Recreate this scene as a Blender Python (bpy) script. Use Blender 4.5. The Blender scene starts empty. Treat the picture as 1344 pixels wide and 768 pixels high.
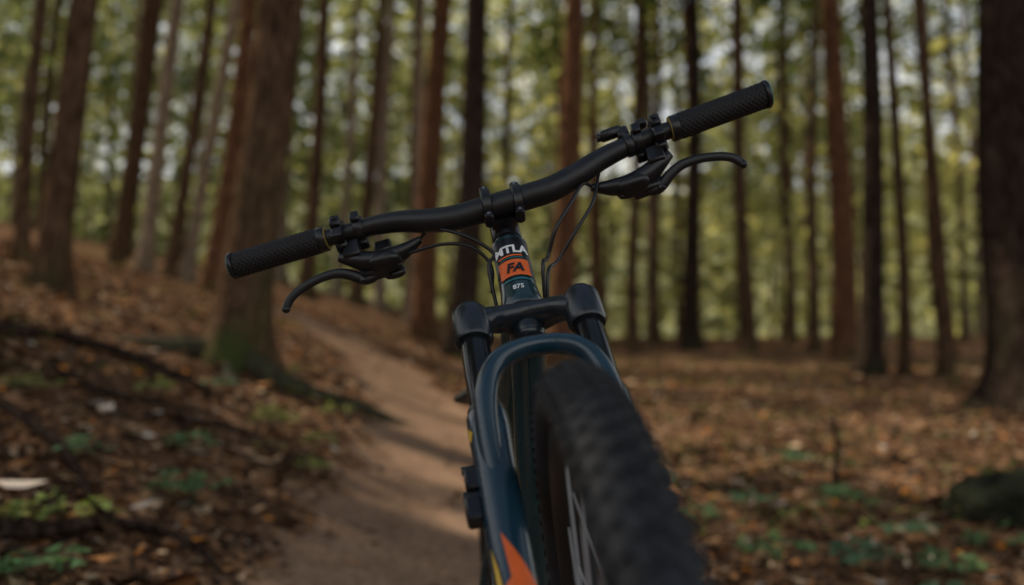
import bpy, math, random
import numpy as np
from mathutils import Vector, Matrix, Quaternion
random.seed(7); rng=np.random.default_rng(7)
scene=bpy.context.scene
COL=scene.collection
rad=math.radians

# ------------------------------------------------------------------ terrain
TRAIL=[(0.1,-14),(0.05,-6),(0.0,-1),(-.12,1.2),(-.34,2.4),(-.40,3.5),(-.42,4.9),(-.52,6.4),(-.80,8.3),(-1.4,10.4),(-2.4,12.6),(-4.0,14.4),(-6.4,15.6),(-9.5,16.6),(-15,17.5),(-24,19)]
def catmull(P,n=8):
    P=[np.array(p,float) for p in P]; out=[]
    Q=[2*P[0]-P[1]]+P+[2*P[-1]-P[-2]]
    for i in range(1,len(Q)-2):
        for k in range(n):
            t=k/n
            out.append(.5*((2*Q[i])+(-Q[i-1]+Q[i+1])*t+(2*Q[i-1]-5*Q[i]+4*Q[i+1]-Q[i+2])*t*t+(-Q[i-1]+3*Q[i]-3*Q[i+1]+Q[i+2])*t**3))
    out.append(P[-1]); return out
TC=np.array(catmull(TRAIL,8))
def trail_dist(x,y):
    x=np.asarray(x,float);y=np.asarray(y,float)
    d=np.full(x.shape,1e9)
    for a,b in zip(TC[:-1],TC[1:]):
        ab=b-a; t=np.clip(((x-a[0])*ab[0]+(y-a[1])*ab[1])/(ab@ab),0,1)
        d=np.minimum(d,np.hypot(x-a[0]-t*ab[0],y-a[1]-t*ab[1]))
    return d
def sstep(a,b,t):
    t=np.clip((t-a)/(b-a),0,1); return t*t*(3-2*t)
def sp(v,k=.35):
    return k*np.logaddexp(0,v/k)
def g(x,y):
    x=np.asarray(x,float);y=np.asarray(y,float)
    yc=np.maximum(y,-8)
    yy=np.where(yc<36,yc,36+(yc-36)*.3)
    z=.106+.097*(yy-1.9)+.007*np.clip(yy-8,0,28)
    s=-x-.3
    h=.335*sp(s)-.12*sp(s-4,.8)
    h=np.minimum(h,8)
    z=z+h*(1-.5*sstep(28,50,y))
    z=z+.345*np.exp(-((x-.16)**2+(y-.55)**2)/(2*.5**2))
    z=z+.30*sp(y-78,4)
    return z
def micro(x,y):
    return .018*(np.sin(3.1*x+1.3*y)*np.cos(2.3*y-1.1*x)+.6*np.sin(7.3*x-4.1*y+1)*np.cos(6.1*y+2.2*x)+.35*np.sin(15*x+9*y)*np.cos(13*y-6*x))
def gn(x,y,td=None):
    x=np.asarray(x,float);y=np.asarray(y,float)
    if td is None: td=trail_dist(x,y)
    k=sstep(.25,.75,td)
    return g(x,y)+micro(x,y)*(.35+.65*k)*1.3-.05*(1-sstep(.3,.7,td))
def gz(x,y): return float(gn(np.array([x]),np.array([y]))[0])

# ------------------------------------------------------------------ materials
def newmat(name):
    m=bpy.data.materials.new(name); m.use_nodes=True
    nt=m.node_tree; b=nt.nodes['Principled BSDF']; return m,nt,b
def newdiff(name):
    m=bpy.data.materials.new(name); m.use_nodes=True
    nt=m.node_tree; nt.nodes.remove(nt.nodes['Principled BSDF']); d=nt.nodes.new('ShaderNodeBsdfDiffuse')
    nt.links.new(d.outputs[0],nt.nodes['Material Output'].inputs['Surface']); return m,nt,d
def N(nt,t,**k):
    n=nt.nodes.new(t)
    for a,v in k.items(): setattr(n,a,v)
    return n
def simple(name,col,rough=.5,metal=0,coat=0,var=.15,scale=60,bump=0.0,bscale=300,spec=.5):
    m,nt,b=newmat(name)
    tc=N(nt,'ShaderNodeTexCoord')
    n=N(nt,'ShaderNodeTexNoise'); n.inputs['Scale'].default_value=scale; n.inputs['Detail'].default_value=3
    nt.links.new(tc.outputs['Object'],n.inputs['Vector'])
    r=N(nt,'ShaderNodeValToRGB')
    c=np.array(col)
    r.color_ramp.elements[0].color=(*np.clip(c*(1-var),0,1),1); r.color_ramp.elements[0].position=.3
    r.color_ramp.elements[1].color=(*np.clip(c*(1+var),0,1),1); r.color_ramp.elements[1].position=.7
    nt.links.new(n.outputs['Fac'],r.inputs['Fac']); nt.links.new(r.outputs['Color'],b.inputs['Base Color'])
    mr=N(nt,'ShaderNodeMapRange'); mr.inputs['To Min'].default_value=max(0,rough-.08); mr.inputs['To Max'].default_value=min(1,rough+.12)
    nt.links.new(n.outputs['Fac'],mr.inputs['Value']); nt.links.new(mr.outputs['Result'],b.inputs['Roughness'])
    b.inputs['Metallic'].default_value=metal; b.inputs['Coat Weight'].default_value=coat
    b.inputs['Specular IOR Level'].default_value=spec
    if bump:
        n2=N(nt,'ShaderNodeTexNoise'); n2.inputs['Scale'].default_value=bscale
        nt.links.new(tc.outputs['Object'],n2.inputs['Vector'])
        bp=N(nt,'ShaderNodeBump'); bp.inputs['Strength'].default_value=bump; bp.inputs['Distance'].default_value=.001
        nt.links.new(n2.outputs['Fac'],bp.inputs['Height']); nt.links.new(bp.outputs['Normal'],b.inputs['Normal'])
    return m
M_black=simple('anodised_black',(.010,.011,.013),.30,var=.2)
M_matte=simple('matte_black',(.009,.010,.012),.38,var=.2,bump=.2,bscale=900)
M_rubber=simple('grip_rubber',(.010,.010,.011),.62,var=.25,spec=.4)
M_crown=simple('crown_paint',(.012,.019,.026),.28,var=.15,coat=.3)
M_lower=simple('fork_paint',(.010,.040,.064),.24,var=.12,coat=.5,scale=20)
M_frame=simple('frame_paint',(.010,.038,.046),.24,var=.12,coat=.5,scale=20)
M_stanch=simple('stanchion_coat',(.020,.022,.026),.12,metal=.5,var=.1)
M_steel=simple('steel',(.30,.31,.33),.35,metal=.9,var=.1)
M_spoke=simple('spoke_steel',(.34,.34,.35),.4,metal=.2,var=.1)
M_rim=simple('rim_black',(.012,.012,.014),.4,var=.2)
M_tire=simple('tire_rubber',(.014,.016,.020),.66,var=.45,scale=25,spec=.4)
M_orange=simple('orange_decal',(.85,.15,.025),.4,var=.06)
M_yellow=simple('yellow_decal',(.8,.5,.05),.4,var=.06)
M_gold=simple('gold_ring',(.30,.22,.05),.4,var=.06)
M_white=simple('white_decal',(.84,.85,.85),.45,var=.05)
M_teal=simple('teal_decal',(.02,.20,.22),.4,var=.1)
M_cable=simple('cable_housing',(.010,.010,.011),.35,var=.1)

def bark(name,c1,c2):
    m,nt,b=newdiff(name); L=nt.links.new
    tc=N(nt,'ShaderNodeTexCoord'); mp=N(nt,'ShaderNodeMapping'); mp.inputs['Scale'].default_value=(1,1,.16)
    L(tc.outputs['Object'],mp.inputs['Vector'])
    n=N(nt,'ShaderNodeTexNoise'); n.inputs['Scale'].default_value=24; n.inputs['Detail'].default_value=4; n.inputs['Roughness'].default_value=.65
    v=N(nt,'ShaderNodeTexVoronoi'); v.feature='DISTANCE_TO_EDGE'; v.inputs['Scale'].default_value=26
    L(mp.outputs['Vector'],n.inputs['Vector']); L(mp.outputs['Vector'],v.inputs['Vector'])
    n3=N(nt,'ShaderNodeTexNoise'); n3.inputs['Scale'].default_value=1.6; n3.inputs['Detail'].default_value=2; L(tc.outputs['Object'],n3.inputs['Vector'])
    r=N(nt,'ShaderNodeValToRGB'); r.color_ramp.elements[0].position=.35; r.color_ramp.elements[1].position=.68
    r.color_ramp.elements[0].color=(*c1,1); r.color_ramp.elements[1].color=(*c2,1); L(n.outputs['Fac'],r.inputs['Fac'])
    mu=N(nt,'ShaderNodeMix',data_type='RGBA',blend_type='MULTIPLY'); mu.inputs[0].default_value=.8
    L(r.outputs['Color'],mu.inputs[6])
    r2=N(nt,'ShaderNodeValToRGB'); r2.color_ramp.elements[0].position=0; r2.color_ramp.elements[1].position=.25
    r2.color_ramp.elements[0].color=(.35,.32,.3,1); r2.color_ramp.elements[1].color=(1,1,1,1)
    L(v.outputs['Distance'],r2.inputs['Fac']); L(r2.outputs['Color'],mu.inputs[7])
    at=N(nt,'ShaderNodeAttribute',attribute_name='moss')
    ml=N(nt,'ShaderNodeMath',operation='MULTIPLY'); L(at.outputs['Fac'],ml.inputs[0]); 
    r3=N(nt,'ShaderNodeValToRGB'); r3.color_ramp.elements[0].position=.4; r3.color_ramp.elements[1].position=.65; L(n3.outputs['Fac'],r3.inputs['Fac'])
    L(r3.outputs['Color'],ml.inputs[1])
    mg=N(nt,'ShaderNodeMix',data_type='RGBA'); L(ml.outputs[0],mg.inputs[0]); L(mu.outputs[2],mg.inputs[6]); mg.inputs[7].default_value=(.045,.06,.02,1)
    L(mg.outputs[2],b.inputs['Color'])
    bp=N(nt,'ShaderNodeBump'); bp.inputs['Strength'].default_value=.8; bp.inputs['Distance'].default_value=.02
    L(v.outputs['Distance'],bp.inputs['Height']); L(bp.outputs['Normal'],b.inputs['Normal'])
    return m
B1=bark('bark_brown',(.045,.028,.018),(.20,.12,.074))
B2=bark('bark_red',(.062,.030,.018),(.28,.14,.078))
B3=bark('bark_pale',(.15,.11,.08),(.50,.38,.27))
B4=bark('bark_dark',(.020,.014,.012),(.08,.055,.042))

def attr_leaf(name,trans=.0,tint=(1,1,1)):
    m,nt,d=newdiff(name); L=nt.links.new; o=nt.nodes['Material Output']
    at=N(nt,'ShaderNodeAttribute',attribute_name='col'); L(at.outputs['Color'],d.inputs['Color'])
    if trans:
        t=N(nt,'ShaderNodeBsdfTranslucent')
        mu=N(nt,'ShaderNodeMix',data_type='RGBA',blend_type='MULTIPLY'); mu.inputs[0].default_value=1
        L(at.outputs['Color'],mu.inputs[6]); mu.inputs[7].default_value=(*tint,1)
        L(mu.outputs[2],t.inputs['Color'])
        mx=N(nt,'ShaderNodeMixShader'); mx.inputs[0].default_value=trans
        L(d.outputs[0],mx.inputs[1]); L(t.outputs[0],mx.inputs[2]); L(mx.outputs[0],o.inputs['Surface'])
    return m
M_fol=attr_leaf('tree_foliage',.45,(2.3,2.1,1.2))
M_litter=attr_leaf('leaf_litter')
M_plant=attr_leaf('plant_leaf',.35,(1.3,1.4,.7))

def ground_mat(name,path=False):
    m,nt,b=newdiff(name); L=nt.links.new
    tc=N(nt,'ShaderNodeTexCoord')
    n=N(nt,'ShaderNodeTexNoise'); n.inputs['Scale'].default_value=1.1; n.inputs['Detail'].default_value=5; n.inputs['Roughness'].default_value=.7
    v=N(nt,'ShaderNodeTexVoronoi'); v.inputs['Scale'].default_value=17; v.inputs['Randomness'].default_value=1
    n2=N(nt,'ShaderNodeTexNoise'); n2.inputs['Scale'].default_value=38; n2.inputs['Detail'].default_value=3
    for q in (n,v,n2): L(tc.outputs['Object'],q.inputs['Vector'])
    r=N(nt,'ShaderNodeValToRGB'); e=r.color_ramp.elements
    if path:
        e[0].position=.3;e[0].color=(.17,.105,.068,1); e[1].position=.72;e[1].color=(.40,.265,.175,1)
        L(n.outputs['Fac'],r.inputs['Fac'])
        mu=N(nt,'ShaderNodeMix',data_type='RGBA',blend_type='MULTIPLY'); mu.inputs[0].default_value=.6
        r2=N(nt,'ShaderNodeValToRGB'); r2.color_ramp.elements[0].position=.3;r2.color_ramp.elements[0].color=(.35,.33,.31,1); r2.color_ramp.elements[1].position=.6;r2.color_ramp.elements[1].color=(1.2,1.15,1.1,1)
        L(n2.outputs['Fac'],r2.inputs['Fac']); L(r.outputs['Color'],mu.inputs[6]); L(r2.outputs['Color'],mu.inputs[7])
        L(mu.outputs[2],b.inputs['Color'])
    else:
        cr=N(nt,'ShaderNodeSeparateColor'); L(v.outputs['Color'],cr.inputs[0])
        cols=[(0,(.045,.028,.020)),(.3,(.11,.064,.040)),(.55,(.19,.112,.066)),(.8,(.29,.172,.098)),(1,(.42,.28,.175))]
        e[0].position=0;e[0].color=(*cols[0][1],1); e[1].position=1;e[1].color=(*cols[-1][1],1)
        for p,c in cols[1:-1]:
            q=e.new(p);q.color=(*c,1)
        L(cr.outputs[0],r.inputs['Fac'])
        mu=N(nt,'ShaderNodeMix',data_type='RGBA',blend_type='MULTIPLY'); mu.inputs[0].default_value=.7
        r2=N(nt,'ShaderNodeValToRGB'); r2.color_ramp.elements[0].position=.3;r2.color_ramp.elements[0].color=(.4,.36,.32,1); r2.color_ramp.elements[1].position=.65;r2.color_ramp.elements[1].color=(1.25,1.15,1.05,1)
        L(n.outputs['Fac'],r2.inputs['Fac']); L(r.outputs['Color'],mu.inputs[6]); L(r2.outputs['Color'],mu.inputs[7])
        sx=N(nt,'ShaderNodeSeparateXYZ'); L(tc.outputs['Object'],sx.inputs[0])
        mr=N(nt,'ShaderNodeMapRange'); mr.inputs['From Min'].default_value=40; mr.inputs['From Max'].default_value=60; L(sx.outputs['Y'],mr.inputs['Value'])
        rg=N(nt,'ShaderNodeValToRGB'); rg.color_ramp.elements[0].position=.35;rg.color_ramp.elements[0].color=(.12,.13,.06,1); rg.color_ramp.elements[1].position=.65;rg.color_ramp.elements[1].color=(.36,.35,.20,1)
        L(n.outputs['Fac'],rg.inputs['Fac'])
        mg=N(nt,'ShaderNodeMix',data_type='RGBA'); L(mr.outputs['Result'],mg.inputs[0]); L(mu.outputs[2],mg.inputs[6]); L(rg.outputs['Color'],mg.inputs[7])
        L(mg.outputs[2],b.inputs['Color'])
    bp=N(nt,'ShaderNodeBump'); bp.inputs['Strength'].default_value=.7; bp.inputs['Distance'].default_value=.02
    L(v.outputs['Distance'] if not path else n2.outputs['Fac'],bp.inputs['Height']); L(bp.outputs['Normal'],b.inputs['Normal'])
    return m
M_ground=ground_mat('forest_floor'); M_path=ground_mat('packed_dirt',True)

# ------------------------------------------------------------------ mesh helpers
def mkobj(name,V,F,mat,parent=None,smooth=True,col=None,scalar=None):
    me=bpy.data.meshes.new(name)
    V=np.asarray(V,dtype=float)
    if isinstance(F,np.ndarray):
        k=F.shape[1]; me.vertices.add(len(V)); me.vertices.foreach_set('co',V.ravel())
        me.loops.add(F.size); me.polygons.add(len(F))
        me.loops.foreach_set('vertex_index',F.ravel().astype(np.int32))
        me.polygons.foreach_set('loop_start',np.arange(0,F.size,k,dtype=np.int32))
        me.update(calc_edges=True)
    else:
        me.from_pydata([tuple(v) for v in V],[],F)
    if col is not None:
        a=me.color_attributes.new('col','FLOAT_COLOR','POINT')
        a.data.foreach_set('color',np.concatenate([col,np.ones((len(col),1))],1).ravel())
    if scalar is not None:
        a=me.attributes.new(scalar[0],'FLOAT','POINT'); a.data.foreach_set('value',np.asarray(scalar[1],float))
    if smooth: me.polygons.foreach_set('use_smooth',np.ones(len(me.polygons),bool))
    me.materials.append(mat)
    o=bpy.data.objects.new(name,me); COL.objects.link(o)
    if parent: o.parent=parent
    return o
class MB:
    def __init__(s): s.V=[];s.F=[]
    def add(s,V,F):
        n=len(s.V); s.V+= [tuple(v) for v in V]; s.F+=[tuple(i+n for i in f) for f in F]
    def tube(s,P,R,seg=14,smooth=6,caps=True,up=None,mod=None):
        P=[np.array(p,float) for p in P]
        R=[(r,r) if np.isscalar(r) else tuple(r) for r in (R if hasattr(R,'__len__') and len(R)==len(P) else [R]*len(P))]
        if smooth and len(P)>2:
            PR=[np.concatenate([p,r]) for p,r in zip(P,R)]
            PR=catmull(PR,smooth); P=[p[:3] for p in PR]; R=[p[3:] for p in PR]
        T=[]
        for i in range(len(P)):
            t=P[min(i+1,len(P)-1)]-P[max(i-1,0)]; T.append(t/(np.linalg.norm(t)+1e-12))
        u=np.array(up,float) if up is not None else (np.array([0,0,1.]) if abs(T[0][2])<.9 else np.array([1.,0,0]))
        V=[];F=[]
        for i,(p,t,r) in enumerate(zip(P,T,R)):
            u=u-t*(u@t); u/=np.linalg.norm(u)+1e-12; w=np.cross(t,u)
            for k in range(seg):
                a=2*math.pi*k/seg; q=mod(i/(len(P)-1),a) if mod else 1
                V.append(p+q*(r[0]*math.cos(a)*u+r[1]*math.sin(a)*w))
        for i in range(len(P)-1):
            for k in range(seg):
                F.append((i*seg+k,i*seg+(k+1)%seg,(i+1)*seg+(k+1)%seg,(i+1)*seg+k))
        if caps:
            F.append(tuple(range(seg))[::-1]); F.append(tuple((len(P)-1)*seg+k for k in range(seg)))
        s.add(V,F); return s
    def cyl(s,a,b,r,seg=20,bev=.0012):
        a=np.array(a,float);b=np.array(b,float);d=(b-a)/np.linalg.norm(b-a); e=min(bev,np.linalg.norm(b-a)*.3,r*.4)
        return s.tube([a,a+d*e*.3,a+d*e,b-d*e,b-d*e*.3,b],[r-e,r-e*.3,r,r,r-e*.3,r-e],seg,0)
    def box(s,c,h,M=None,bev=.15):
        c=np.array(c,float);h=np.array(h,float); b=min(h)*bev*2
        V=[];F=[];idx={}
        g_=[-1,1]
        for ax in range(3):
            for sg in g_:
                for p in g_:
                    for q in g_:
                        v=[0,0,0]; v[ax]=sg*h[ax]; o=[(ax+1)%3,(ax+2)%3]
                        v[o[0]]=p*(h[o[0]]-b); v[o[1]]=q*(h[o[1]]-b)
                        idx[(ax,sg,p,q)]=len(V); V.append(v)
        for ax in range(3):
            for sg in g_:
                f=[idx[(ax,sg,-1,-1)],idx[(ax,sg,1,-1)],idx[(ax,sg,1,1)],idx[(ax,sg,-1,1)]]
                F.append(f if sg>0 else f[::-1])
        def key(ax,s3):
            o=[(ax+1)%3,(ax+2)%3]; return idx[(ax,s3[ax],s3[o[0]],s3[o[1]])]
        for a,b2 in ((0,1),(1,2),(2,0)):
            c2=3-a-b2
            for sa in g_:
                for sb in g_:
                    s1=[0,0,0];s1[a]=sa;s1[b2]=sb;s1[c2]=-1; s2=list(s1);s2[c2]=1
                    F.append([key(a,s1),key(a,s2),key(b2,s2),key(b2,s1)])
        for x in g_:
            for y in g_:
                for z in g_:
                    s3=[x,y,z]; F.append([key(0,s3),key(1,s3),key(2,s3)])
        V=np.array(V)
        if M is not None: V=V@np.array(M).T
        s.add(V+c,F); return s
    def ell(s,c,r,M=None,seg=16,rings=10,pw=1.0):
        V=[];F=[]
        for i in range(rings+1):
            th=math.pi*i/rings
            for k in range(seg):
                a=2*math.pi*k/seg
                v=np.array([math.sin(th)*math.cos(a),math.sin(th)*math.sin(a),math.cos(th)])
                v=np.sign(v)*np.abs(v)**pw*np.array(r)
                V.append(v)
        for i in range(rings):
            for k in range(seg):
                F.append((i*seg+k,(i+1)*seg+k,(i+1)*seg+(k+1)%seg,i*seg+(k+1)%seg))
        V=np.array(V)
        if M is not None: V=V@np.array(M).T
        s.add(V+np.array(c),F); return s
    def obj(s,name,mat,parent=None,smooth=True,xf=None):
        V=np.array(s.V,float)
        if xf: V=np.array([xf(v) for v in V])
        o=mkobj(name,V,s.F,mat,parent,smooth)
        import bmesh
        bm=bmesh.new(); bm.from_mesh(o.data); bmesh.ops.recalc_face_normals(bm,faces=bm.faces); 
        for e in bm.edges:
            if len(e.link_faces)==2 and e.calc_face_angle(0)>rad(38): e.smooth=False
        bm.to_mesh(o.data); bm.free()
        return o

# ------------------------------------------------------------------ ground sheet
def axis(lo,a,b,hi,step,grow):
    m=list(np.arange(a,b,step)); s=step; v=m[-1]
    while v<hi: s*=grow; v+=s; m.append(v)
    s=step; v=m[0]
    while v>lo: s*=grow; v-=s; m.insert(0,v)
    return np.array(m)
xs=axis(-140,-5,5,140,.11,1.06); ys=axis(-60,-1.5,11,240,.11,1.05)
X,Y=np.meshgrid(xs,ys); xf,yf=X.ravel(),Y.ravel()
Z=gn(xf,yf)
nx,ny=len(xs),len(ys)
I=np.arange(nx*ny).reshape(ny,nx)
F=np.stack([I[:-1,:-1].ravel(),I[:-1,1:].ravel(),I[1:,1:].ravel(),I[1:,:-1].ravel()],1)
mkobj('ground',np.stack([xf,yf,Z],1),F,M_ground)
V=[];F=[];W=13
S=np.array(catmull(TRAIL,40))
for i,p in enumerate(S):
    t=S[min(i+1,len(S)-1)]-S[max(i-1,0)]; t/=np.linalg.norm(t); n=np.array([-t[1],t[0]])
    for k in range(W):
        u=(k/(W-1)*2-1)
        w=.60+.09*math.sin(i*.31+ (2 if u>0 else 0))+.06*math.sin(i*.83+(1 if u>0 else 4))+ .04*random.uniform(-1,1)*(abs(u)>.95)
        q=p+n*u*w
        V.append((q[0],q[1],abs(u)))
V=np.array(V); zz=gn(V[:,0],V[:,1])+.014*(1-V[:,2]**4)-.012*V[:,2]**6
zz+=.006*np.sin(V[:,0]*31+V[:,1]*17)*np.cos(V[:,1]*23-V[:,0]*11)
for i in range(len(S)-1):
    for k in range(W-1): F.append((i*W+k,i*W+k+1,(i+1)*W+k+1,(i+1)*W+k))
mkobj('dirt_path',np.stack([V[:,0],V[:,1],zz],1),np.array(F),M_path)

# ------------------------------------------------------------------ litter
def unit(n):
    v=rng.normal(size=(n,3)); return v/np.linalg.norm(v,axis=1,keepdims=True)
def leaf6(C,S,nrm,colr):
    n=len(C); a=unit(n); a-=nrm*(a*nrm).sum(1,keepdims=True); a/=np.linalg.norm(a,axis=1,keepdims=True)
    b=np.cross(nrm,a); S=S[:,None]; cv=rng.uniform(-.1,.45,(n,1))*S; wd=rng.uniform(.32,.6,(n,1))
    P=np.stack([C-a*S+nrm*cv, C-a*S*.15+b*S*wd+nrm*cv*.6, C+a*S*.45+b*S*wd*.7+nrm*cv*.5, C+a*S+nrm*cv*.9, C+a*S*.35-b*S*wd*.8+nrm*cv*.7, C-a*S*.25-b*S*wd+nrm*cv*.5],1)
    I=np.arange(n)[:,None]*6
    F=np.concatenate([I+np.array([[0,1,2,3]]),I+np.array([[0,3,4,5]])],0)
    return P.reshape(-1,3),F,np.repeat(colr,6,0)
pal=np.array([(.055,.034,.024),(.11,.062,.038),(.17,.094,.054),(.25,.138,.075),(.37,.18,.075),(.46,.29,.17),(.56,.41,.26),(.55,.20,.035),(.58,.49,.40),(.12,.08,.062)])
pw=np.array([.18,.21,.2,.16,.08,.05,.035,.02,.022,.043]);pw/=pw.sum()
n=62000
D=2.0+ (rng.random(n)**1.25)*15; A=rng.uniform(-.85,.85,n)
lx=A*D*1.0; ly=D.copy()
m2=rng.random(n)<.06; lx[m2]=rng.uniform(-5,5,m2.sum()); ly[m2]=rng.uniform(-2,3,m2.sum())
td=trail_dist(lx,ly)
keep=(rng.random(n)<np.where(td<.42,.06,np.where(td<.7,.06+.94*(td-.42)/.28,1)))
lx,ly,td=lx[keep],ly[keep],td[keep]; n=len(lx)
sz=np.exp(rng.normal(math.log(.023),.40,n))*(1+.03*ly)
lz=gn(lx,ly,td)+rng.uniform(.004,.022,n)+sz*.1
nr=np.stack([rng.normal(0,.38,n),rng.normal(0,.38,n),np.ones(n)],1); nr/=np.linalg.norm(nr,axis=1,keepdims=True)
cc=pal[rng.choice(len(pal),n,p=pw)]*rng.uniform(.7,1.25,(n,1))
P,F,CC=leaf6(np.stack([lx,ly,lz],1),sz,nr,cc)
mkobj('fallen_leaves',P,F,M_litter,smooth=False,col=CC)
mb=MB()
for i in range(210):
    d=rng.uniform(2.2,11); x=rng.uniform(-.7,.7)*d; 
    if trail_dist(x,d)<.5: continue
    a=rng.uniform(0,math.pi); L=rng.uniform(.06,.40); k=[]
    for t in (-1,-.3,.4,1):
        px=x+math.cos(a)*L*t+rng.normal(0,.02); py=d+math.sin(a)*L*t+rng.normal(0,.02)
        k.append((px,py,gz(px,py)+.015+rng.uniform(0,.03)))
    r=rng.uniform(.003,.009); mb.tube(k,[r,r*.9,r*.7,r*.4],6,3)
mb.obj('twigs',B4)

def branch(name,P,R,side=3,mat=B4):
    mb=MB(); Q=[(x,y,gz(x,y)+h) for x,y,h in P]; mb.tube(Q,R,12,7,mod=lambda t,a:1+.12*math.sin(3*a+9*t))
    for k in range(side):
        i=random.randrange(1,len(Q)-1); p=np.array(Q[i]); d=np.array([random.uniform(-.35,.35),random.uniform(-.35,.35),random.uniform(.02,.14)])
        r=R[i]*.4; mb.tube([p,p+d*.5+np.array([0,0,.03]),p+d],[r,r*.7,r*.3],7,3)
    return mb.obj(name,mat)
branch('fallen_branch',[(-3.7,5.1,.05),(-3.1,5.34,.05),(-2.93,5.75,.06),(-2.5,5.95,.05),(-2.05,5.9,.03),(-1.75,5.8,.02)],[.05,.045,.04,.035,.025,.01],4)
branch('fallen_branch',[(-2.6,4.1,.03),(-2.16,3.77,.07),(-1.75,3.49,.06),(-1.5,3.2,.03),(-1.28,3.0,.01)],[.03,.026,.022,.016,.008],2)
branch('fallen_branch',[(-2.0,2.6,.03),(-1.50,2.68,.04),(-1.3,2.95,.05),(-1.1,3.05,.03),(-.95,2.98,.02)],[.03,.028,.022,.015,.008],3)
branch('fallen_branch',[(-1.9,4.6,.03),(-1.5,4.75,.04),(-1.15,4.7,.02)],[.018,.015,.007],2)
branch('fallen_branch',[(-2.6,5.0,.03),(-2.2,4.8,.05),(-1.7,5.1,.02)],[.02,.016,.007],2)
branch('fallen_branch',[(1.2,6.6,.03),(1.6,6.9,.05),(2.1,7.0,.02)],[.02,.018,.01],2)

# ------------------------------------------------------------------ plants
M_plantstem=simple('plant_stem',(.06,.07,.03),.6)
def plant(name,x,y,nl=26,R=.12,h=.10,col=(.05,.13,.055),ls=.027):
    z=gz(x,y); C=[];S=[];Nn=[];K=[]
    stem=MB()
    for i in range(nl):
        a=rng.uniform(0,6.28); r=R*math.sqrt(rng.random()); hh=h*rng.uniform(.45,1)*(1.1-.5*r/R)
        px,py=x+r*math.cos(a),y+r*math.sin(a); c=np.array([px,py,z+hh+.02])
        stem.tube([(x+r*.3*math.cos(a),y+r*.3*math.sin(a),z-.01),(x+r*.7*math.cos(a),y+r*.7*math.sin(a),z+hh*.7),tuple(c)],[.0014,.0012,.0008],5,2)
        for j in range(3):
            b=rng.uniform(0,6.28)
            C.append(c+np.array([math.cos(b),math.sin(b),0])*ls*.9); S.append(ls*rng.uniform(.7,1.2))
            v=np.array([rng.normal(0,.3),rng.normal(0,.3)-.25,1]); Nn.append(v/np.linalg.norm(v)); K.append(np.array(col)*rng.uniform(.6,1.6)*np.array([rng.uniform(.8,1.3),1,1]))
    P,F,CC=leaf6(np.array(C),np.array(S),np.array(Nn),np.array(K))
    e=bpy.data.objects.new(name,None); COL.objects.link(e)
    mkobj('leaves',P,F,M_plant,e,False,CC)
    stem.obj('stems',M_plantstem,e)
for (x,y,nl,R,h) in [(-1.27,3.55,20,.15,.13),(-1.42,2.85,26,.16,.12),(-1.42,5.35,22,.17,.15),(-1.5,4.2,14,.13,.10),(-1.25,6.4,14,.14,.1),(-1.15,5.3,10,.1,.08),(-2.1,5.2,14,.14,.1),
    (1.75,4.75,24,.18,.16),(1.15,3.9,22,.18,.11),(1.45,3.75,20,.15,.12),(1.78,3.75,22,.16,.11),(1.9,4.3,14,.13,.09),(.95,4.6,14,.13,.09),(1.3,4.9,14,.15,.09),(2.2,4.1,14,.14,.09),(-1.9,3.0,16,.13,.10),(-2.4,4.4,14,.13,.09),
    (-1.75,3.6,16,.12,.10),(-1.05,4.6,10,.10,.08),(-1.3,2.5,18,.13,.09),(-2.0,6.1,14,.13,.1),(.9,5.6,14,.14,.09),(1.9,6.2,16,.16,.1),(1.6,3.3,16,.13,.08)]:
    plant('ground_plant',x,y,nl,R,h,col=random.choice([(.10,.19,.11),(.11,.20,.09),(.18,.22,.07)]))
C=[];S=[];K=[];Nn=[]
for i in range(560):
    d=rng.uniform(4.2,20); x=rng.uniform(.02,.62)*d if rng.random()<.78 else rng.uniform(-.6,0)*d
    if trail_dist(x,d)<.65: continue
    z=gz(x,d); n_=rng.integers(4,14); c0=np.array([(.08,.13,.045),(.15,.19,.05),(.20,.20,.05),(.07,.12,.055)][rng.integers(4)])
    for j in range(n_):
        C.append((x+rng.normal(0,.10),d+rng.normal(0,.10),z+rng.uniform(.02,.10))); S.append(rng.uniform(.012,.026)*(1+.03*d)); K.append(c0*rng.uniform(.6,1.4))
        v=np.array([rng.normal(0,.4),rng.normal(0,.4),1]); Nn.append(v/np.linalg.norm(v))
P,F,CC=leaf6(np.array(C),np.array(S),np.array(Nn),np.array(K)); mkobj('undergrowth',P,F,M_plant,smooth=False,col=CC)

mb=MB(); mb.ell((0,0,0),(.42,.34,.22),seg=36,rings=24)
V=np.array(mb.V); q=V/np.array([.42,.34,.22]); nn=.10*np.sin(q[:,0]*4+1)*np.cos(q[:,1]*5)+.06*np.sin(q[:,0]*11+q[:,2]*9)*np.cos(q[:,1]*13)+.03*np.sin(q[:,0]*27)*np.sin(q[:,1]*25+q[:,2]*21)
V=V*(1+nn[:,None]); mb.V=[tuple(v) for v in V]
M_moss=simple('moss_rock',(.020,.022,.013),.95,var=.6,scale=7,bump=1,bscale=60,spec=.05)
o=mb.obj('mossy_rock',M_moss); o.location=(2.72,4.75,gz(2.72,4.75)+.04); o.rotation_euler=(0,.1,.4)
mb=MB(); z0=gz(1.9,5.26); mb.tube([(1.9,5.26,z0-.05),(1.895,5.26,z0+.15),(1.905,5.25,z0+.32),(1.898,5.26,z0+.49)],[.02,.016,.015,.013],10,4,mod=lambda t,a:1+.15*math.sin(2*a+8*t))
mb.obj('dead_sapling',B4)

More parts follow.
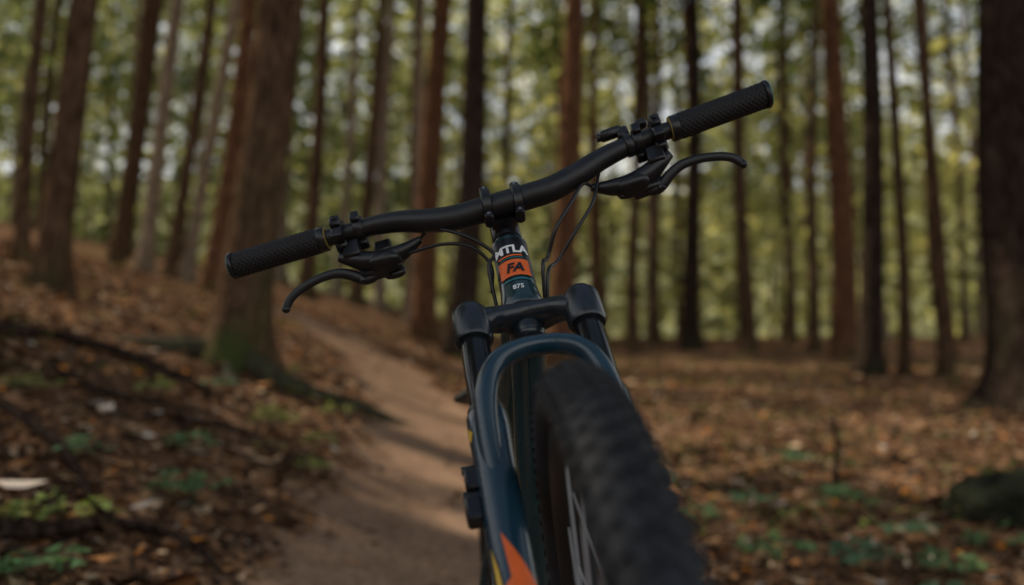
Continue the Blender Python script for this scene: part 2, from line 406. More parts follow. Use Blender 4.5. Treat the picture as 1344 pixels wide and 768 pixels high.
# ------------------------------------------------------------------ foliage
def diamonds(C,S,colr,flat=0.0,asp=.55):
    n=len(C); nrm=unit(n); nrm[:,2]+=flat*np.sign(nrm[:,2]); nrm/=np.linalg.norm(nrm,axis=1,keepdims=True)
    a=unit(n); a-=nrm*(a*nrm).sum(1,keepdims=True); a/=np.linalg.norm(a,axis=1,keepdims=True); b=np.cross(nrm,a); S=S[:,None]
    P=np.stack([C-a*S,C+b*S*asp,C+a*S,C-b*S*asp],1).reshape(-1,3)
    return P,np.arange(n*4).reshape(n,4),np.repeat(colr,4,0)
def crown_mesh(nc,R0,k0,k1):
    C=[];S=[];K=[]
    for c in range(nc):
        t=rng.random(); z=t*9; R=R0*(1-.75*t)*(.35+.65*min(1,t*6)); a=rng.uniform(0,6.28); r=R*math.sqrt(rng.uniform(.05,1))
        cc=np.array([r*math.cos(a),r*math.sin(a),z]); k=rng.integers(k0,k1); s=rng.uniform(.3,.6)
        C.append(cc+rng.normal(size=(k,3))*np.array([s,s,s*.35])); S.append(rng.uniform(.10,.2,k))
        base=np.array([(.08,.11,.045),(.06,.09,.04),(.12,.14,.05)][rng.integers(3)]); K.append(base*rng.uniform(.6,1.3,(k,1)))
    P,F,CC=diamonds(np.concatenate(C),np.concatenate(S),np.concatenate(K),.4)
    me=mkobj('crown_foliage_src',P,F,M_fol,smooth=False,col=CC); d=me.data; bpy.data.objects.remove(me); return d
CROWNS=[crown_mesh(34,2.5,26,38) for i in range(4)]
DENSE=[crown_mesh(58,3.2,32,48) for i in range(3)]

def tree(x,y,dia,lean,mat=B1,H=None,moss=.25,leany=0,flare=.8,crowns=None,fd=.22):
    H=H or random.uniform(16,21); r0=dia/2; z0=gz(x,y)
    e=bpy.data.objects.new('pine_tree',None); COL.objects.link(e); e.location=(x,y,z0)
    seg=26 if y<13 else 14; hs=[-.35,-.1,.0,.08,.16,.28,.45,.7,1.0,1.5]+list(np.arange(2.2,H,.9))+[H]
    ph=random.uniform(0,6.28); nr=random.choice([3,4,5]); V=[];ms=[]
    w1,w2=random.uniform(0,6),random.uniform(0,6)
    def cen(h):
        return np.array([lean*h+.07*math.sin(h*.35+w1)*min(1,h/2)*(1+h*.05), leany*h+.05*math.sin(h*.3+w2)*min(1,h/2),h])
    for h in hs:
        hp=max(h,0); fl=flare*math.exp(-hp/fd); c=cen(h) if h>0 else np.array([0,0,h])
        r=r0*(1-.62*(hp/H)**1.1)
        for k in range(seg):
            a=2*math.pi*k/seg
            rr=r*(1+fl*(.55+.45*math.cos(nr*a+ph))+.35*flare*math.exp(-hp/.7)*.4+.03*math.sin(5*a+hp*.8+w1)+.02*math.sin(9*a-hp*1.3))
            V.append(c+np.array([rr*math.cos(a),rr*math.sin(a),0])); ms.append(moss*math.exp(-hp/.8)*(1.5))
    F=[]
    for i in range(len(hs)-1):
        for k in range(seg): F.append((i*seg+k,i*seg+(k+1)%seg,(i+1)*seg+(k+1)%seg,(i+1)*seg+k))
    F.append(tuple((len(hs)-1)*seg+k for k in range(seg)))
    mkobj('trunk',np.array(V),F,mat,e,True,scalar=('moss',np.clip(ms,0,1)))
    mb=MB()
    for k in range(random.randint(6,10)):
        h=random.uniform(H*.25,H*.9); a=random.uniform(0,6.28); c=cen(h); L=random.uniform(.4,1.0) if h<H*.5 else random.uniform(1.4,2.6)
        rr=r0*.11*(1.2-h/H)+.010
        d=np.array([math.cos(a),math.sin(a),.12]); mb.tube([c,c+d*L*.5+np.array([0,0,.05]),c+d*L+np.array([0,0,-.12*L])],[rr,rr*.6,rr*.25],6,2)
    mb.obj('limbs',mat,e)
    o=bpy.data.objects.new('crown',random.choice(crowns or CROWNS)); COL.objects.link(o); o.parent=e
    c=cen(H*.55); o.location=(c[0],c[1],H*(.55 if not crowns else .42)); s=random.uniform(.85,1.15); o.scale=(s,s,H*(.46 if not crowns else .58)/9); o.rotation_euler=(0,lean*.8,random.uniform(0,6.28))
    return e
TR=[(-4.5,8.5,.29,.078,B1),(-6.3,11.2,.17,0,B1),(-7.3,16.1,.26,.055,B1),(-6.5,15.4,.27,.09,B3),(-5.7,14.5,.20,.096,B1),(-5.8,15.6,.23,.118,B3),(-4.8,13.9,.30,.093,B2),
(-4.7,19.9,.34,.036,B1),(-4.2,23.5,.36,.067,B1),(-3.7,24.6,.34,.018,B3),(-3.4,28.3,.30,.029,B1),(-1.8,17.8,.50,.055,B2),(-.95,16,.54,.037,B4),(-.1,30,.32,0,B1),
(.95,17,.52,.033,B2),(2.9,30,.34,.011,B1),(3.9,28.7,.42,.049,B1),(4.6,28.1,.32,.013,B1),(4.9,24,.47,.02,B4),(6.2,23.1,.42,-.004,B1),(7.9,23.1,.30,.046,B1),(7.6,20.3,.58,.024,B2),
(6.1,15.1,.40,.043,B4),(6.7,15.1,.21,.013,B1),(7.0,14.3,.21,-.005,B1),(5.9,9.9,1.0,.03,B4),
(2.3,25,.26,.02,B2),(3.1,22,.22,.01,B1),(5.6,27,.28,0,B2),(7.1,27,.27,.01,B1),(9.2,24,.3,-.01,B1),(9.9,20,.28,-.02,B2),(-2.6,22,.24,.04,B3),(-5.2,26,.3,.05,B3),(-8.5,19,.3,.07,B1),(1.7,31,.3,0,B1),(8.6,17.5,.25,-.02,B1)]
for t in TR: tree(*t)
big=tree(-2.28,7.2,.40,.088,B1,moss=.7,flare=1.15,fd=.3)
mb=MB()
def rt(P,R):
    o=(-2.28,7.2,gz(-2.28,7.2)); mb.tube([(x-o[0],y-o[1],gz(x,y)+h-o[2]) for x,y,h in P],R,12,6)
rt([(-2.28,7.2,.10),(-1.95,6.95,.06),(-1.55,6.95,.04),(-1.2,7.15,.035),(-.95,7.3,.01),(-.70,7.45,-.02)],[.14,.10,.07,.055,.04,.015])
rt([(-2.28,7.2,.10),(-2.6,6.95,.04),(-2.9,6.85,.01),(-3.2,6.95,-.05)],[.13,.09,.06,.03])
rt([(-2.28,7.2,.08),(-2.25,6.9,.03),(-2.1,6.6,.0),(-1.9,6.35,-.03)],[.10,.07,.045,.02])
M_root=simple('mossy_root',(.045,.042,.024),.9,var=.5,scale=9,bump=1,bscale=50,spec=.1)
mb.obj('roots',M_root,big)
ex=[]
tries=0
while len(ex)<74 and tries<6000:
    tries+=1
    y=random.uniform(26,70); x=random.uniform(-.72,.72)*y
    if any((x-a)**2+(y-b)**2<5 for a,b in ex) or any((x-t[0])**2+(y-t[1])**2<3 for t in TR): continue
    ex.append((x,y))
for x,y in ex: tree(x,y,random.uniform(.20,.40),random.uniform(-.03,.05),random.choice([B1,B3,B2,B3,B3]))  # pale bark weighted up so far trunks carry haze in their colour
# unseen trees: dense crowns added uphill (sunward) for shade, more wood behind the viewpoint
for x,y in [(-9,5.5),(-10.5,9),(-12.5,6),(-15.5,8),(-11.5,2.5),(-13.6,10.2),(-9,1),(-6,3.2)]:
    tree(x,y,random.uniform(.35,.55),random.uniform(-.03,.03),random.choice([B1,B2,B4]),crowns=DENSE)
for x,y in [(9.5,5),(8,-3),(-1.8,-9),(12,11)]:
    tree(x,y,random.uniform(.35,.55),random.uniform(-.03,.03),random.choice([B1,B2,B4]))

C=[];S=[];K=[]
nc=2000
for i in range(nc):
    y=rng.uniform(28,88); x=rng.uniform(-.85,.85)*y
    hh=(rng.random()**.95)*(.46*y+2) 
    a=x/y
    if a>.10 and hh>.26*y and rng.random()<.66: continue
    if hh>.32*y and rng.random()<.28: continue
    z=float(g(x,y))+.8+hh; k=rng.integers(24,42); s=rng.uniform(.6,1.5)*(.6+y/60)
    C.append(np.array([x,y,z])+rng.normal(size=(k,3))*np.array([s,s,s*.55])); S.append(rng.uniform(.14,.32,k)*(.5+y/55))
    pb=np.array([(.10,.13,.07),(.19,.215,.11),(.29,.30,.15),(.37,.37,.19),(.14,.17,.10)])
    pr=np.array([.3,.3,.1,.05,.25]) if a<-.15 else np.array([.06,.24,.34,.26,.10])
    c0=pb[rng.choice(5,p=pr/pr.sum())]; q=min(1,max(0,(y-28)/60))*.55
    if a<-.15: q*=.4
    K.append((c0*(1-q)+np.array([.44,.44,.31])*q)*rng.uniform(.8,1.2,(k,1)))  # distance haze is blended into the leaf colour
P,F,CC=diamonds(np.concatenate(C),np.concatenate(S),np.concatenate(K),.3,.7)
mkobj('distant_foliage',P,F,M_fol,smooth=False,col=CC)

# ------------------------------------------------------------------ mountain bike (steering frame: X bike-right, Y forward, Z up the steerer)
bike=bpy.data.objects.new('mountain_bike',None); COL.objects.link(bike)
Rm=Matrix(((-.9854,-.0669,-.1568),(-.0402,-.8028,.5950),(-.1657,.5925,.7884)))
Rm=Rm.to_quaternion().normalized().to_matrix()
bike.matrix_world=Matrix.Translation((.107,.7576,.6477))@Rm.to_4x4()
psi=-.173; cp,sps=math.cos(psi),math.sin(psi)
def BX(v):
    x,y,z=v
    if x<0: z=z+.10*sp(-x-.1,.03)
    return (x*cp-y*sps, .041+x*sps+y*cp, .751+z)
def LV(v):
    x,y,z=v; zr=z-.0365
    t=.64*y+.77*zr; d=.77*y-.64*zr
    return BX((x,.707*(t-d),-.707*(t+d)+.0365))
def TD(x,d,t): return BX((x,.707*(t-d),-.707*(t+d)))
def mir(P,s): return [(s*p[0],)+tuple(p[1:]) for p in P]
mb=MB(); half=[(0,0,0),(.035,0,0),(.07,0,.001),(.105,.001,.010),(.145,.001,.025),(.18,0,.033),(.22,-.001,.0362),(.30,-.001,.037),(.384,-.001,.037)]
hr=[.0178,.0178,.0176,.0168,.0152,.0138,.0125,.0118,.0115]
mb.tube(mir(half[:0:-1],-1)+half,hr[:0:-1]+hr,28,6); mb.obj('handlebar',M_matte,bike,xf=BX)
for s in (1,-1):
    V=[];F=[];na,nl=120,150; x0,x1=.262,.386
    for i in range(nl+1):
        x=x0+(x1-x0)*i/nl
        for k in range(na):
            a=2*math.pi*k/na
            d=max(0,math.sin(15*a+i*.78))*max(0,math.sin(15*a-i*.78)); d=min(d*1.8,1)
            r=.0176+.0011*d-(.0008 if i in (0,nl) else 0)
            V.append((s*x,-.001+r*math.cos(a),.037+r*math.sin(a)))
    for i in range(nl):
        for k in range(na): F.append((i*na+k,i*na+(k+1)%na,(i+1)*na+(k+1)%na,(i+1)*na+k))
    m_=MB(); m_.add(V,F); m_.obj('grip_right' if s>0 else 'grip_left',M_rubber,bike,xf=BX)
    m_=MB(); m_.cyl((s*.386,-.001,.037),(s*.393,-.001,.037),.0198,32,.003); m_.cyl((s*.250,-.001,.037),(s*.262,-.001,.037),.0182,32)
    m_.obj('grip_cap',M_black,bike,xf=BX)
    m_=MB(); m_.cyl((s*.3925,-.001,.037),(s*.3942,-.001,.037),.0175,32,.0005); m_.obj('grip_ring',M_teal,bike,xf=BX)
    m_=MB(); m_.cyl((s*.2490,-.001,.037),(s*.2500,-.001,.037),.0176,32,.0003); m_.obj('lock_ring',M_gold,bike,xf=BX)
    m_=MB()
    m_.cyl((s*.222,-.001,.0365),(s*.238,-.001,.0365),.0178,28); m_.cyl((s*.196,-.001,.0345),(s*.209,-.001,.0355),.0172,28)
    m_.box((s*.230,.014,.030),(.0085,.011,.009)); m_.box((s*.230,-.004,.057),(.007,.009,.006)); m_.box((s*.202,.012,.022),(.007,.010,.008)); m_.box((s*.2025,-.006,.054),(.006,.008,.005))
    m_.cyl((s*.240,.018,.026),(s*.217,.018,.026),.0045,12); m_.cyl((s*.230,-.006,.060),(s*.230,-.006,.066),.0035,10)
    m_.box((s*.230,.012,.050),(.0075,.008,.008)); m_.cyl((s*.238,.018,.054),(s*.222,.018,.054),.004,12)
    m_.obj('brake_clamp',M_black,bike,xf=LV)
    m_=MB()
    m_.tube([(s*.238,.030,.024),(s*.222,.036,.020),(s*.200,.043,.012),(s*.175,.046,.010),(s*.152,.044,.013),(s*.134,.040,.017),(s*.122,.037,.020)],
            [(.006,.008),(.011,.012),(.016,.014),(.0165,.013),(.013,.011),(.008,.008),(.005,.005)],20,6)
    m_.box((s*.196,.050,-.001),(.020,.012,.010)); m_.ell((s*.178,.050,.010),(.026,.012,.0175),pw=.75)
    m_.cyl((s*.214,.034,.003),(s*.214,.066,-.001),.0065,16); m_.cyl((s*.160,.050,.006),(s*.160,.060,.004),.0045,12)
    m_.box((s*.218,.028,.028),(.012,.014,.007))
    m_.obj('brake_body',M_black,bike,xf=LV)
    m_=MB()
    m_.tube([(s*.192,.056,-.004),(s*.212,.060,-.002),(s*.232,.052,.008),(s*.250,.047,.012),(s*.275,.048,.012),(s*.300,.054,.010),(s*.318,.062,.006),(s*.328,.071,.000)],
            [(.006,.006),(.0065,.008),(.0050,.0075),(.0045,.0068),(.0043,.0062),(.0040,.006),(.004,.006),(.0042,.006)],16,6,up=(0,.7,.7))
    m_.ell((s*.329,.073,-.001),(.006,.006,.006)); m_.obj('brake_lever',M_matte,bike,xf=LV)
m_=MB(); s=-1
m_.box((s*.170,.006,.064),(.017,.008,.0075),bev=.3); m_.box((s*.186,.002,.056),(.008,.010,.010)); m_.cyl((s*.150,.006,.064),(s*.155,.006,.064),.006,14)
m_.ell((s*.214,.002,.066),(.010,.008,.006),pw=.8); m_.cyl((s*.183,0,.034),(s*.193,0,.035),.0165,24)
m_.obj('dropper_remote',M_black,bike,xf=BX)
m_=MB(); m_.box((.178,.024,.010),(.012,.010,.008)); m_.cyl((.170,.03,.0),(.170,.048,-.012),.005,12); m_.ell((.172,.052,-.014),(.016,.010,.007),pw=.8)
m_.obj('gear_shifter',M_black,bike,xf=LV)
m_=MB()
for x in (-.021,.021):
    m_.tube([(x-.0065,.0415,.751),(x-.0055,.0415,.751),(x+.0055,.0415,.751),(x+.0065,.0415,.751)],[.0225,.0238,.0238,.0225],30,0)
    for z in (.751+.0265,.751-.0265):
        m_.cyl((x,.030,z),(x,.052,z),.0052,14); m_.box((x,.041,z),(.006,.010,.005))
m_.cyl((0,0,.718),(0,0,.757),.0205,28); m_.tube([(0,-.004,.737),(0,.012,.740),(0,.026,.746)],[(.018,.019),(.017,.018),(.021,.025)],20,4)
m_.obj('stem',M_black,bike)
m_=MB()
for x in (-.021,.021):
    m_.cyl((x,.0515,.7775),(x,.0535,.7775),.0026,10); m_.cyl((x,.0515,.7245),(x,.0535,.7245),.0026,10)
m_.obj('stem_bolts',M_steel,bike)
m_=MB(); m_.cyl((0,0,.7075),(0,0,.7175),.0195,28); m_.cyl((0,0,.757),(0,0,.761),.018,28,.002); m_.obj('headset_spacers',M_black,bike)
m_=MB(); m_.tube([(0,0,.585),(0,0,.588),(0,0,.598),(0,0,.62),(0,0,.66),(0,0,.69),(0,0,.702),(0,0,.7065),(0,0,.7075)],[.0255,.027,.027,.0245,.0235,.0235,.0245,.0245,.023],36,0)
m_.obj('head_tube',M_frame,bike)
m_=MB(); m_.cyl((0,0,.577),(0,0,.585),.0265,32); m_.obj('headset_cup',M_black,bike)
def wrap(name,cx,cy,r,polys,mat,a0=0,sub=1):
    import bmesh
    bm=bmesh.new()
    for p in polys:
        vs=[bm.verts.new((u,v,0)) for u,v in p]; bm.faces.new(vs)
    bmesh.ops.triangulate(bm,faces=bm.faces)
    for i in range(4):
        L=[e for e in bm.edges if e.calc_length()>.004]
        if L: bmesh.ops.subdivide_edges(bm,edges=L,cuts=1); bmesh.ops.triangulate(bm,faces=bm.faces)
    for v in bm.verts:
        a=a0+v.co.x/r; z=v.co.y; v.co=(cx+r*math.sin(a),cy+r*math.cos(a),z)
    bmesh.ops.recalc_face_normals(bm,faces=bm.faces)
    me=bpy.data.meshes.new(name); bm.to_mesh(me); bm.free(); me.materials.append(mat)
    for p in me.polygons: p.use_smooth=True
    o=bpy.data.objects.new(name,me); COL.objects.link(o); o.parent=bike
def rect(u0,u1,v0,v1): return [(u0,v0),(u1,v0),(u1,v1),(u0,v1)]
A0=.06
rh=.0251
wrap('head_tube_band',0,0,rh,[rect(-.030,.030,.632,.7015)],M_black,A0)
wrap('orange_badge',0,0,rh+.0006,[rect(-.022,.022,.630,.659)],M_orange,A0)
wrap('badge_stripe',0,0,rh+.0006,[rect(-.020,.020,.6225,.6245),rect(-.016,.016,.662,.6635)],M_teal,A0)
wrap('badge_stripe_orange',0,0,rh+.0006,[rect(-.014,.020,.6655,.668)],M_orange,A0)
def text(name,body,size,u,v,r,mat,bold=.0,shear=0):
    cu=bpy.data.curves.new(name,'FONT'); cu.body=body; cu.size=size; cu.align_x='CENTER'; cu.offset=bold; cu.shear=shear; cu.resolution_u=3
    o=bpy.data.objects.new(name,cu); COL.objects.link(o); bpy.context.view_layer.update()
    me=bpy.data.meshes.new_from_object(o); bpy.data.objects.remove(o)
    import bmesh
    bm=bmesh.new(); bm.from_mesh(me)
    for i in range(2):
        L=[e for e in bm.edges if e.calc_length()>.003]
        if L: bmesh.ops.subdivide_edges(bm,edges=L,cuts=1); bmesh.ops.triangulate(bm,faces=bm.faces)
    for q in bm.verts:
        uu=u-q.co.x; a=A0+uu/r; z=v+q.co.y; q.co=(r*math.sin(a),r*math.cos(a),z)
    bm.to_mesh(me); bm.free(); me.materials.clear(); me.materials.append(mat)
    o=bpy.data.objects.new(name,me); COL.objects.link(o); o.parent=bike
text('head_tube_lettering','MTLA',.0195,0,.6715,rh+.0014,M_white,.0008)
text('badge_lettering','FA',.021,0,.6365,rh+.0018,M_black,.0008,.25)
text('small_lettering','875',.010,0,.606,rh+.0012,M_white,.0002)
m_=MB()
m_.tube([LV((.126,.038,.019)),TD(.105,.004,-.004),TD(.08,.014,.012),TD(.05,.034,.030),TD(.027,.062,.030),(.033,.012,.665),(.031,-.02,.62)],[.0026]*7,10,8)
m_.tube([LV((-.126,.038,.019)),TD(-.112,.006,.0),TD(-.09,.026,.018),TD(-.062,.052,.034),TD(-.040,.086,.034),(-.036,.02,.645),(-.030,-.02,.60)],[.0026]*7,10,8)
m_.tube([BX((-.152,-.012,.050)),TD(-.135,.004,-.012),TD(-.118,.034,.012),TD(-.085,.064,.030),TD(-.052,.094,.034),(-.040,.02,.63),(-.030,-.02,.585)],[.0024]*7,10,8)
m_.tube([LV((.165,.04,.0)),TD(.13,.028,.0),TD(.09,.030,.010),TD(.055,.044,.020),TD(.036,.075,.020),(.034,-.01,.64)],[.0024]*6,10,8)
m_.obj('cables',M_cable,bike)
m_=MB()
m_.tube([(-.070,.034,.548),(-.052,.030,.556),(-.033,.018,.566),(0,.006,.571),(.033,.018,.566),(.052,.030,.556),(.070,.034,.548)],[(.019,.021),(.0165,.018),(.0145,.020),(.0145,.026),(.0145,.020),(.0165,.018),(.019,.021)],24,7,up=(0,0,1))
for s in (-1,1):
    m_.tube([(s*.068,.035,.520),(s*.068,.035,.524),(s*.068,.035,.560),(s*.068,.035,.566),(s*.068,.035,.569)],[.0212,.0235,.0235,.022,.018],28,0)
m_.cyl((0,0,.545),(0,0,.577),.0205,28,.004)
m_.ell((0,0,.546),(.0195,.0195,.010),seg=24)
m_.obj('fork_crown',M_crown,bike)
m_=MB()
for s in (-1,1):
    m_.cyl((s*.068,.035,.568),(s*.068,.035,.575),.0165,24,.002); m_.cyl((s*.068,.035,.575),(s*.068,.035,.578),.010,18,.001)
m_.obj('fork_caps',M_black,bike)
m_=MB()
for s in (-1,1): m_.cyl((s*.068,.035,.30),(s*.068,.035,.53),.0176,32)
m_.obj('stanchions',M_stanch,bike)
m_=MB()
for s in (-1,1):
    m_.tube([(s*.068,.035,.415),(s*.068,.035,.41),(s*.068,.035,.39),(s*.068,.036,.35),(s*.068,.036,.25),(s*.0675,.037,.12),(s*.066,.040,.04),(s*.064,.044,.0),(s*.064,.044,-.02)],[.0215,.0232,.0235,.0222,.0215,.0205,.0195,.018,.010],30,0)
    m_.cyl((s*.074,.044,0),(s*.056,.044,0),.016,20)
m_.tube([(.069,.040,.33),(.070,.050,.375),(.067,.060,.415),(.055,.066,.450),(.034,.068,.468),(0,.068,.474),(-.034,.068,.468),(-.055,.066,.450),(-.067,.060,.415),(-.070,.050,.375),(-.069,.040,.33)],
   [(.017,.013),(.017,.013),(.016,.013),(.0155,.0125),(.0145,.012),(.014,.011),(.0145,.012),(.0155,.0125),(.016,.013),(.017,.013),(.017,.013)],20,6,up=(0,1,0))
m_.obj('fork_lowers',M_lower,bike)
m_=MB()
for s in (-1,1): m_.cyl((s*.068,.035,.411),(s*.068,.035,.423),.0208,28,.002)
m_.obj('fork_seals',M_black,bike)
m_=MB(); m_.box((.094,.034,.335),(.008,.010,.012)); m_.box((.096,.036,.300),(.009,.011,.014)); m_.cyl((.088,.035,.318),(.106,.035,.318),.006,14); m_.cyl((.088,.035,.350),(.104,.035,.350),.005,14)
m_.obj('caliper_mount',M_black,bike)
rl=.0226
wrap('leg_decal_orange',.068,.0365,rl,[[(-.012,.150),(-.020,.205),(-.006,.232),(.010,.262),(.006,.215),(.016,.205),(.004,.185),(.010,.150)]],M_orange,-.15)
wrap('leg_decal_yellow',.068,.0365,rl+.0005,[[(.012,.165),(.018,.225),(.024,.250),(.022,.190),(.018,.165)],[(-.004,.165),(-.008,.200),(.0,.195),(.002,.17)]],M_yellow,-.15)
wrap('leg_decal_yellow',.068,.036,rl+.0008,[[(.020,.375),(.014,.385),(.022,.395),(.026,.385)]],M_yellow,.3)

def wheel(xf,R,pref,rt=.0275):
    V=[];F=[];nt_,ns=144,28; rc=R-.0030-rt
    def P(th,r,x): return (x,r*math.cos(th),r*math.sin(th))
    for i in range(nt_):
        th=2*math.pi*i/nt_
        for k in range(ns):
            ph=2*math.pi*k/ns; c=math.cos(ph); V.append(P(th,rc+(rt if c>0 else .021)*c,rt*math.sin(ph)))
    for i in range(nt_):
        for k in range(ns): F.append((i*ns+k,i*ns+(k+1)%ns,((i+1)%nt_)*ns+(k+1)%ns,((i+1)%nt_)*ns+k))
    m_=MB(); m_.add(V,F)
    nk=104
    def knob(th,ph,lt,wt,h):
        v=[]
        for hh,sc in ((-.002,1.05),(h,.86)):
            for a in (-1,1):
                for b in (-1,1):
                    p=ph+b*wt*sc/rt/2; r=rc+(rt+hh)*math.cos(p); v.append(P(th+a*lt*sc/R/2,r,(rt+hh)*math.sin(p)))
        m_.add(v,[(0,1,3,2),(4,6,7,5),(0,4,5,1),(2,3,7,6),(0,2,6,4),(1,5,7,3)])
    for i in range(nk):
        th=2*math.pi*i/nk; o=math.pi/nk
        knob(th,rad(11),.013,.0090,.0034); knob(th+o*.3,rad(-11),.013,.0090,.0034)
        knob(th+o,rad(35),.011,.0085,.0036); knob(th+o*1.3,rad(-35),.011,.0085,.0036)
        knob(th+.4*o,rad(60),.011,.008,.0040); knob(th+.4*o,rad(-60),.011,.008,.0040)
    m_.obj(pref+'_tire',M_tire,bike,xf=xf)
    m_=MB(); prof=[(R-.050,-.0155),(R-.048,-.0170),(R-.057,-.0160),(R-.065,-.009),(R-.067,0),(R-.065,.009),(R-.057,.0160),(R-.048,.0170),(R-.050,.0155)]
    V=[];F=[];n_=120;k_=len(prof)
    for i in range(n_):
        for r,x in prof: V.append(P(2*math.pi*i/n_,r,x))
    for i in range(n_):
        for k in range(k_): F.append((i*k_+k,i*k_+(k+1)%k_,((i+1)%n_)*k_+(k+1)%k_,((i+1)%n_)*k_+k))
    m_.add(V,F); m_.obj(pref+'_rim',M_rim,bike,xf=xf)
    m_=MB()
    for i in range(32):
        s=1 if i%2 else -1; th=2*math.pi*i/32; th0=th+(1 if (i//2)%2 else -1)*.7
        m_.tube([P(th0,.026,s*.026),P(th,R-.065,s*.003)],[.0013,.0013],6,0)
    m_.obj(pref+'_spokes',M_spoke,bike,xf=xf)
    m_=MB(); m_.cyl((-.05,0,0),(.05,0,0),.011,20); 
    for s in (-1,1): m_.cyl((s*.024,0,0),(s*.029,0,0),.030,28); m_.cyl((s*.029,0,0),(s*.045,0,0),.018,20)
    m_.obj(pref+'_hub',M_black,bike,xf=xf)
    m_=MB(); V=[];F=[]
    for i in range(60):
        for r,x in ((.062,-.0415),(.088,-.0415),(.088,-.0395),(.062,-.0395)): V.append(P(2*math.pi*i/60,r+.002*math.sin(i*2.1),x))
    for i in range(60):
        for k in range(4): F.append((i*4+k,i*4+(k+1)%4,((i+1)%60)*4+(k+1)%4,((i+1)%60)*4+k))
    m_.add(V,F)
    for i in range(6): m_.tube([P(i*1.047,.015,-.0405),P(i*1.047+.4,.064,-.0405)],[.003,.003],6,0)
    m_.obj(pref+'_rotor',M_steel,bike,xf=xf)
wheel(lambda v:(v[0],v[1]+.044,v[2]),.364,'front_wheel')
dl=rad(5); cd,sd=math.cos(dl),math.sin(dl)
def fr(bx,x,bz):
    Zs=bx*.454+bz*.891; Yl=.044-bx*.891+bz*.454
    return (x*cd-Yl*sd, x*sd+Yl*cd, Zs)
wheel(lambda v: fr(1.18-v[1],v[0],v[2]),.352,'rear_wheel')
m_=MB()
BBp=fr(.76,0,-.015); ST=fr(.90,0,.34)
m_.tube([(0,-.005,.605),(0,-.06,.575),fr(.70,0,.03),BBp],[(.022,.022),(.024,.022),(.025,.024),(.025,.03)],20,6)
m_.tube([(0,-.005,.692),(0,-.09,.690),ST],[(.02,.02),(.018,.02),.015],18,6)
m_.tube([BBp,fr(.81,0,.12),ST,fr(.915,0,.385)],[.022,.018,.017,.018],18,4)
for s in (-1,1):
    m_.tube([fr(.78,s*.03,-.01),fr(.95,s*.055,.0),fr(1.18,s*.07,0)],[.012,.011,.010],12,5)
    m_.tube([fr(.895,s*.02,.27),fr(1.0,s*.05,.18),fr(1.18,s*.07,.01)],[.010,.009,.009],12,5)
m_.obj('frame',M_frame,bike)
m_=MB(); m_.cyl(ST,fr(.955,0,.50),.0145,18); m_.obj('seatpost',M_black,bike)
m_=MB(); m_.tube([fr(.80,0,.525),fr(.86,0,.53),fr(.94,0,.53),fr(1.02,0,.535),fr(1.06,0,.54)],[(.010,.014),(.014,.022),(.018,.045),(.018,.068),(.010,.055)],20,6,up=(0,.5,1)); m_.obj('saddle',M_matte,bike)
m_=MB()
m_.cyl(fr(.76,-.06,-.015),fr(.76,.06,-.015),.017,20)
for s,dx in ((1,.165),(-1,-.165)):
    m_.tube([fr(.76,s*.065,-.015),fr(.76-dx*.5,s*.075,-.02),fr(.76-dx,s*.08,-.025)],[(.015,.009),(.012,.008),(.013,.009)],14,3)
    m_.cyl(fr(.76-dx,s*.08,-.025),fr(.76-dx,s*.19,-.025),.007,12)
    for a in (-.03,.03): m_.cyl(fr(.76-dx+a,s*.10,-.025),fr(.76-dx+a,s*.18,-.025),.008,10)
    for a in (.10,.14,.18): m_.cyl(fr(.76-dx-.03,s*a,-.025),fr(.76-dx+.03,s*a,-.025),.006,10)
m_.obj('cranks_and_pedals',M_black,bike)
m_=MB()
for k,(bx,rr) in enumerate(((.76,.065),(1.18,.05))):
    for i in range(40):
        a=i*2*math.pi/40; b=(i+1)*2*math.pi/40
        m_.tube([fr(bx+rr*math.cos(a),.048,rr*math.sin(a)-.008),fr(bx+rr*math.cos(b),.048,rr*math.sin(b)-.008)],[.004,.004],6,0)
for z in (1,-1): m_.tube([fr(.76,.048,-.015+z*.065),fr(1.18,.048,z*.05)],[.003,.003],6,0)
m_.obj('drivetrain',M_steel,bike)

# ------------------------------------------------------------------ light
to=Vector((-.85,.42,.80)).normalized(); el=math.asin(to.z); az=math.atan2(to.x,to.y)
w=bpy.data.worlds.new('World'); scene.world=w; w.use_nodes=True; nt=w.node_tree
sky=nt.nodes.new('ShaderNodeTexSky'); sky.sky_type='NISHITA'; sky.sun_disc=False; sky.sun_elevation=el; sky.sun_rotation=az
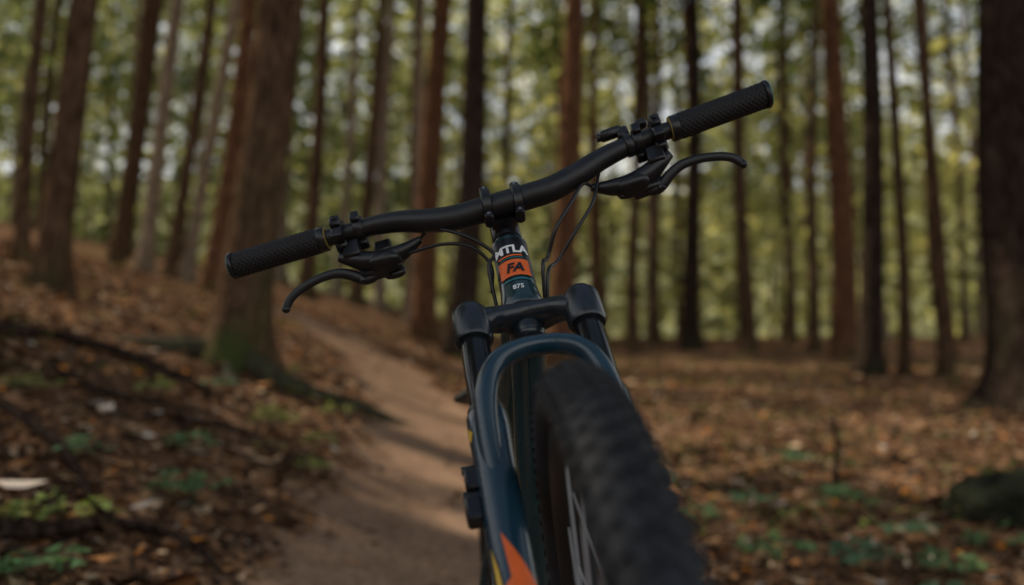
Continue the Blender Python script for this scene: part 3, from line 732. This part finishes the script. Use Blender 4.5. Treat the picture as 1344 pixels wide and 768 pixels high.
# bright summer haze low in the sky, clear blue overhead
tcw=nt.nodes.new('ShaderNodeTexCoord'); nw=nt.nodes.new('ShaderNodeTexNoise'); nw.inputs['Scale'].default_value=3; nw.inputs['Detail'].default_value=3
nt.links.new(tcw.outputs['Generated'],nw.inputs['Vector'])
sxw=nt.nodes.new('ShaderNodeSeparateXYZ'); nt.links.new(tcw.outputs['Generated'],sxw.inputs[0])
mz=nt.nodes.new('ShaderNodeMapRange'); mz.inputs['From Min'].default_value=.42; mz.inputs['From Max'].default_value=.72; mz.inputs['To Min'].default_value=1; mz.inputs['To Max'].default_value=.08
nt.links.new(sxw.outputs['Z'],mz.inputs['Value'])
mr=nt.nodes.new('ShaderNodeMapRange'); mr.inputs['From Min'].default_value=.35; mr.inputs['From Max'].default_value=.6; mr.inputs['To Min'].default_value=.5; mr.inputs['To Max'].default_value=1
nt.links.new(nw.outputs['Fac'],mr.inputs['Value'])
mm=nt.nodes.new('ShaderNodeMath'); mm.operation='MULTIPLY'; nt.links.new(mz.outputs['Result'],mm.inputs[0]); nt.links.new(mr.outputs['Result'],mm.inputs[1])
mixw=nt.nodes.new('ShaderNodeMix'); mixw.data_type='RGBA'; nt.links.new(mm.outputs[0],mixw.inputs[0]); nt.links.new(sky.outputs[0],mixw.inputs[6]); mixw.inputs[7].default_value=(11.5,11.6,11.4,1)
bg=nt.nodes['Background']; nt.links.new(mixw.outputs[2],bg.inputs[0]); bg.inputs[1].default_value=.09
ld=bpy.data.lights.new('sun','SUN'); ld.energy=5; ld.angle=rad(.5); ld.color=(1,.88,.70)
so=bpy.data.objects.new('sun',ld); COL.objects.link(so); so.rotation_euler=to.to_track_quat('Z','Y').to_euler()

# ------------------------------------------------------------------ camera
cam=bpy.data.cameras.new('camera'); co=bpy.data.objects.new('camera',cam); COL.objects.link(co)
co.location=(0,0,1.0); co.rotation_euler=(rad(97),0,0)
cam.sensor_width=36; cam.lens=36*1159/1344; cam.clip_end=600; cam.clip_start=.02
cam.dof.use_dof=True; cam.dof.focus_distance=1.13; cam.dof.aperture_fstop=1.9
scene.camera=co
scene.view_settings.view_transform='Standard'; scene.view_settings.look='None'; scene.view_settings.exposure=0
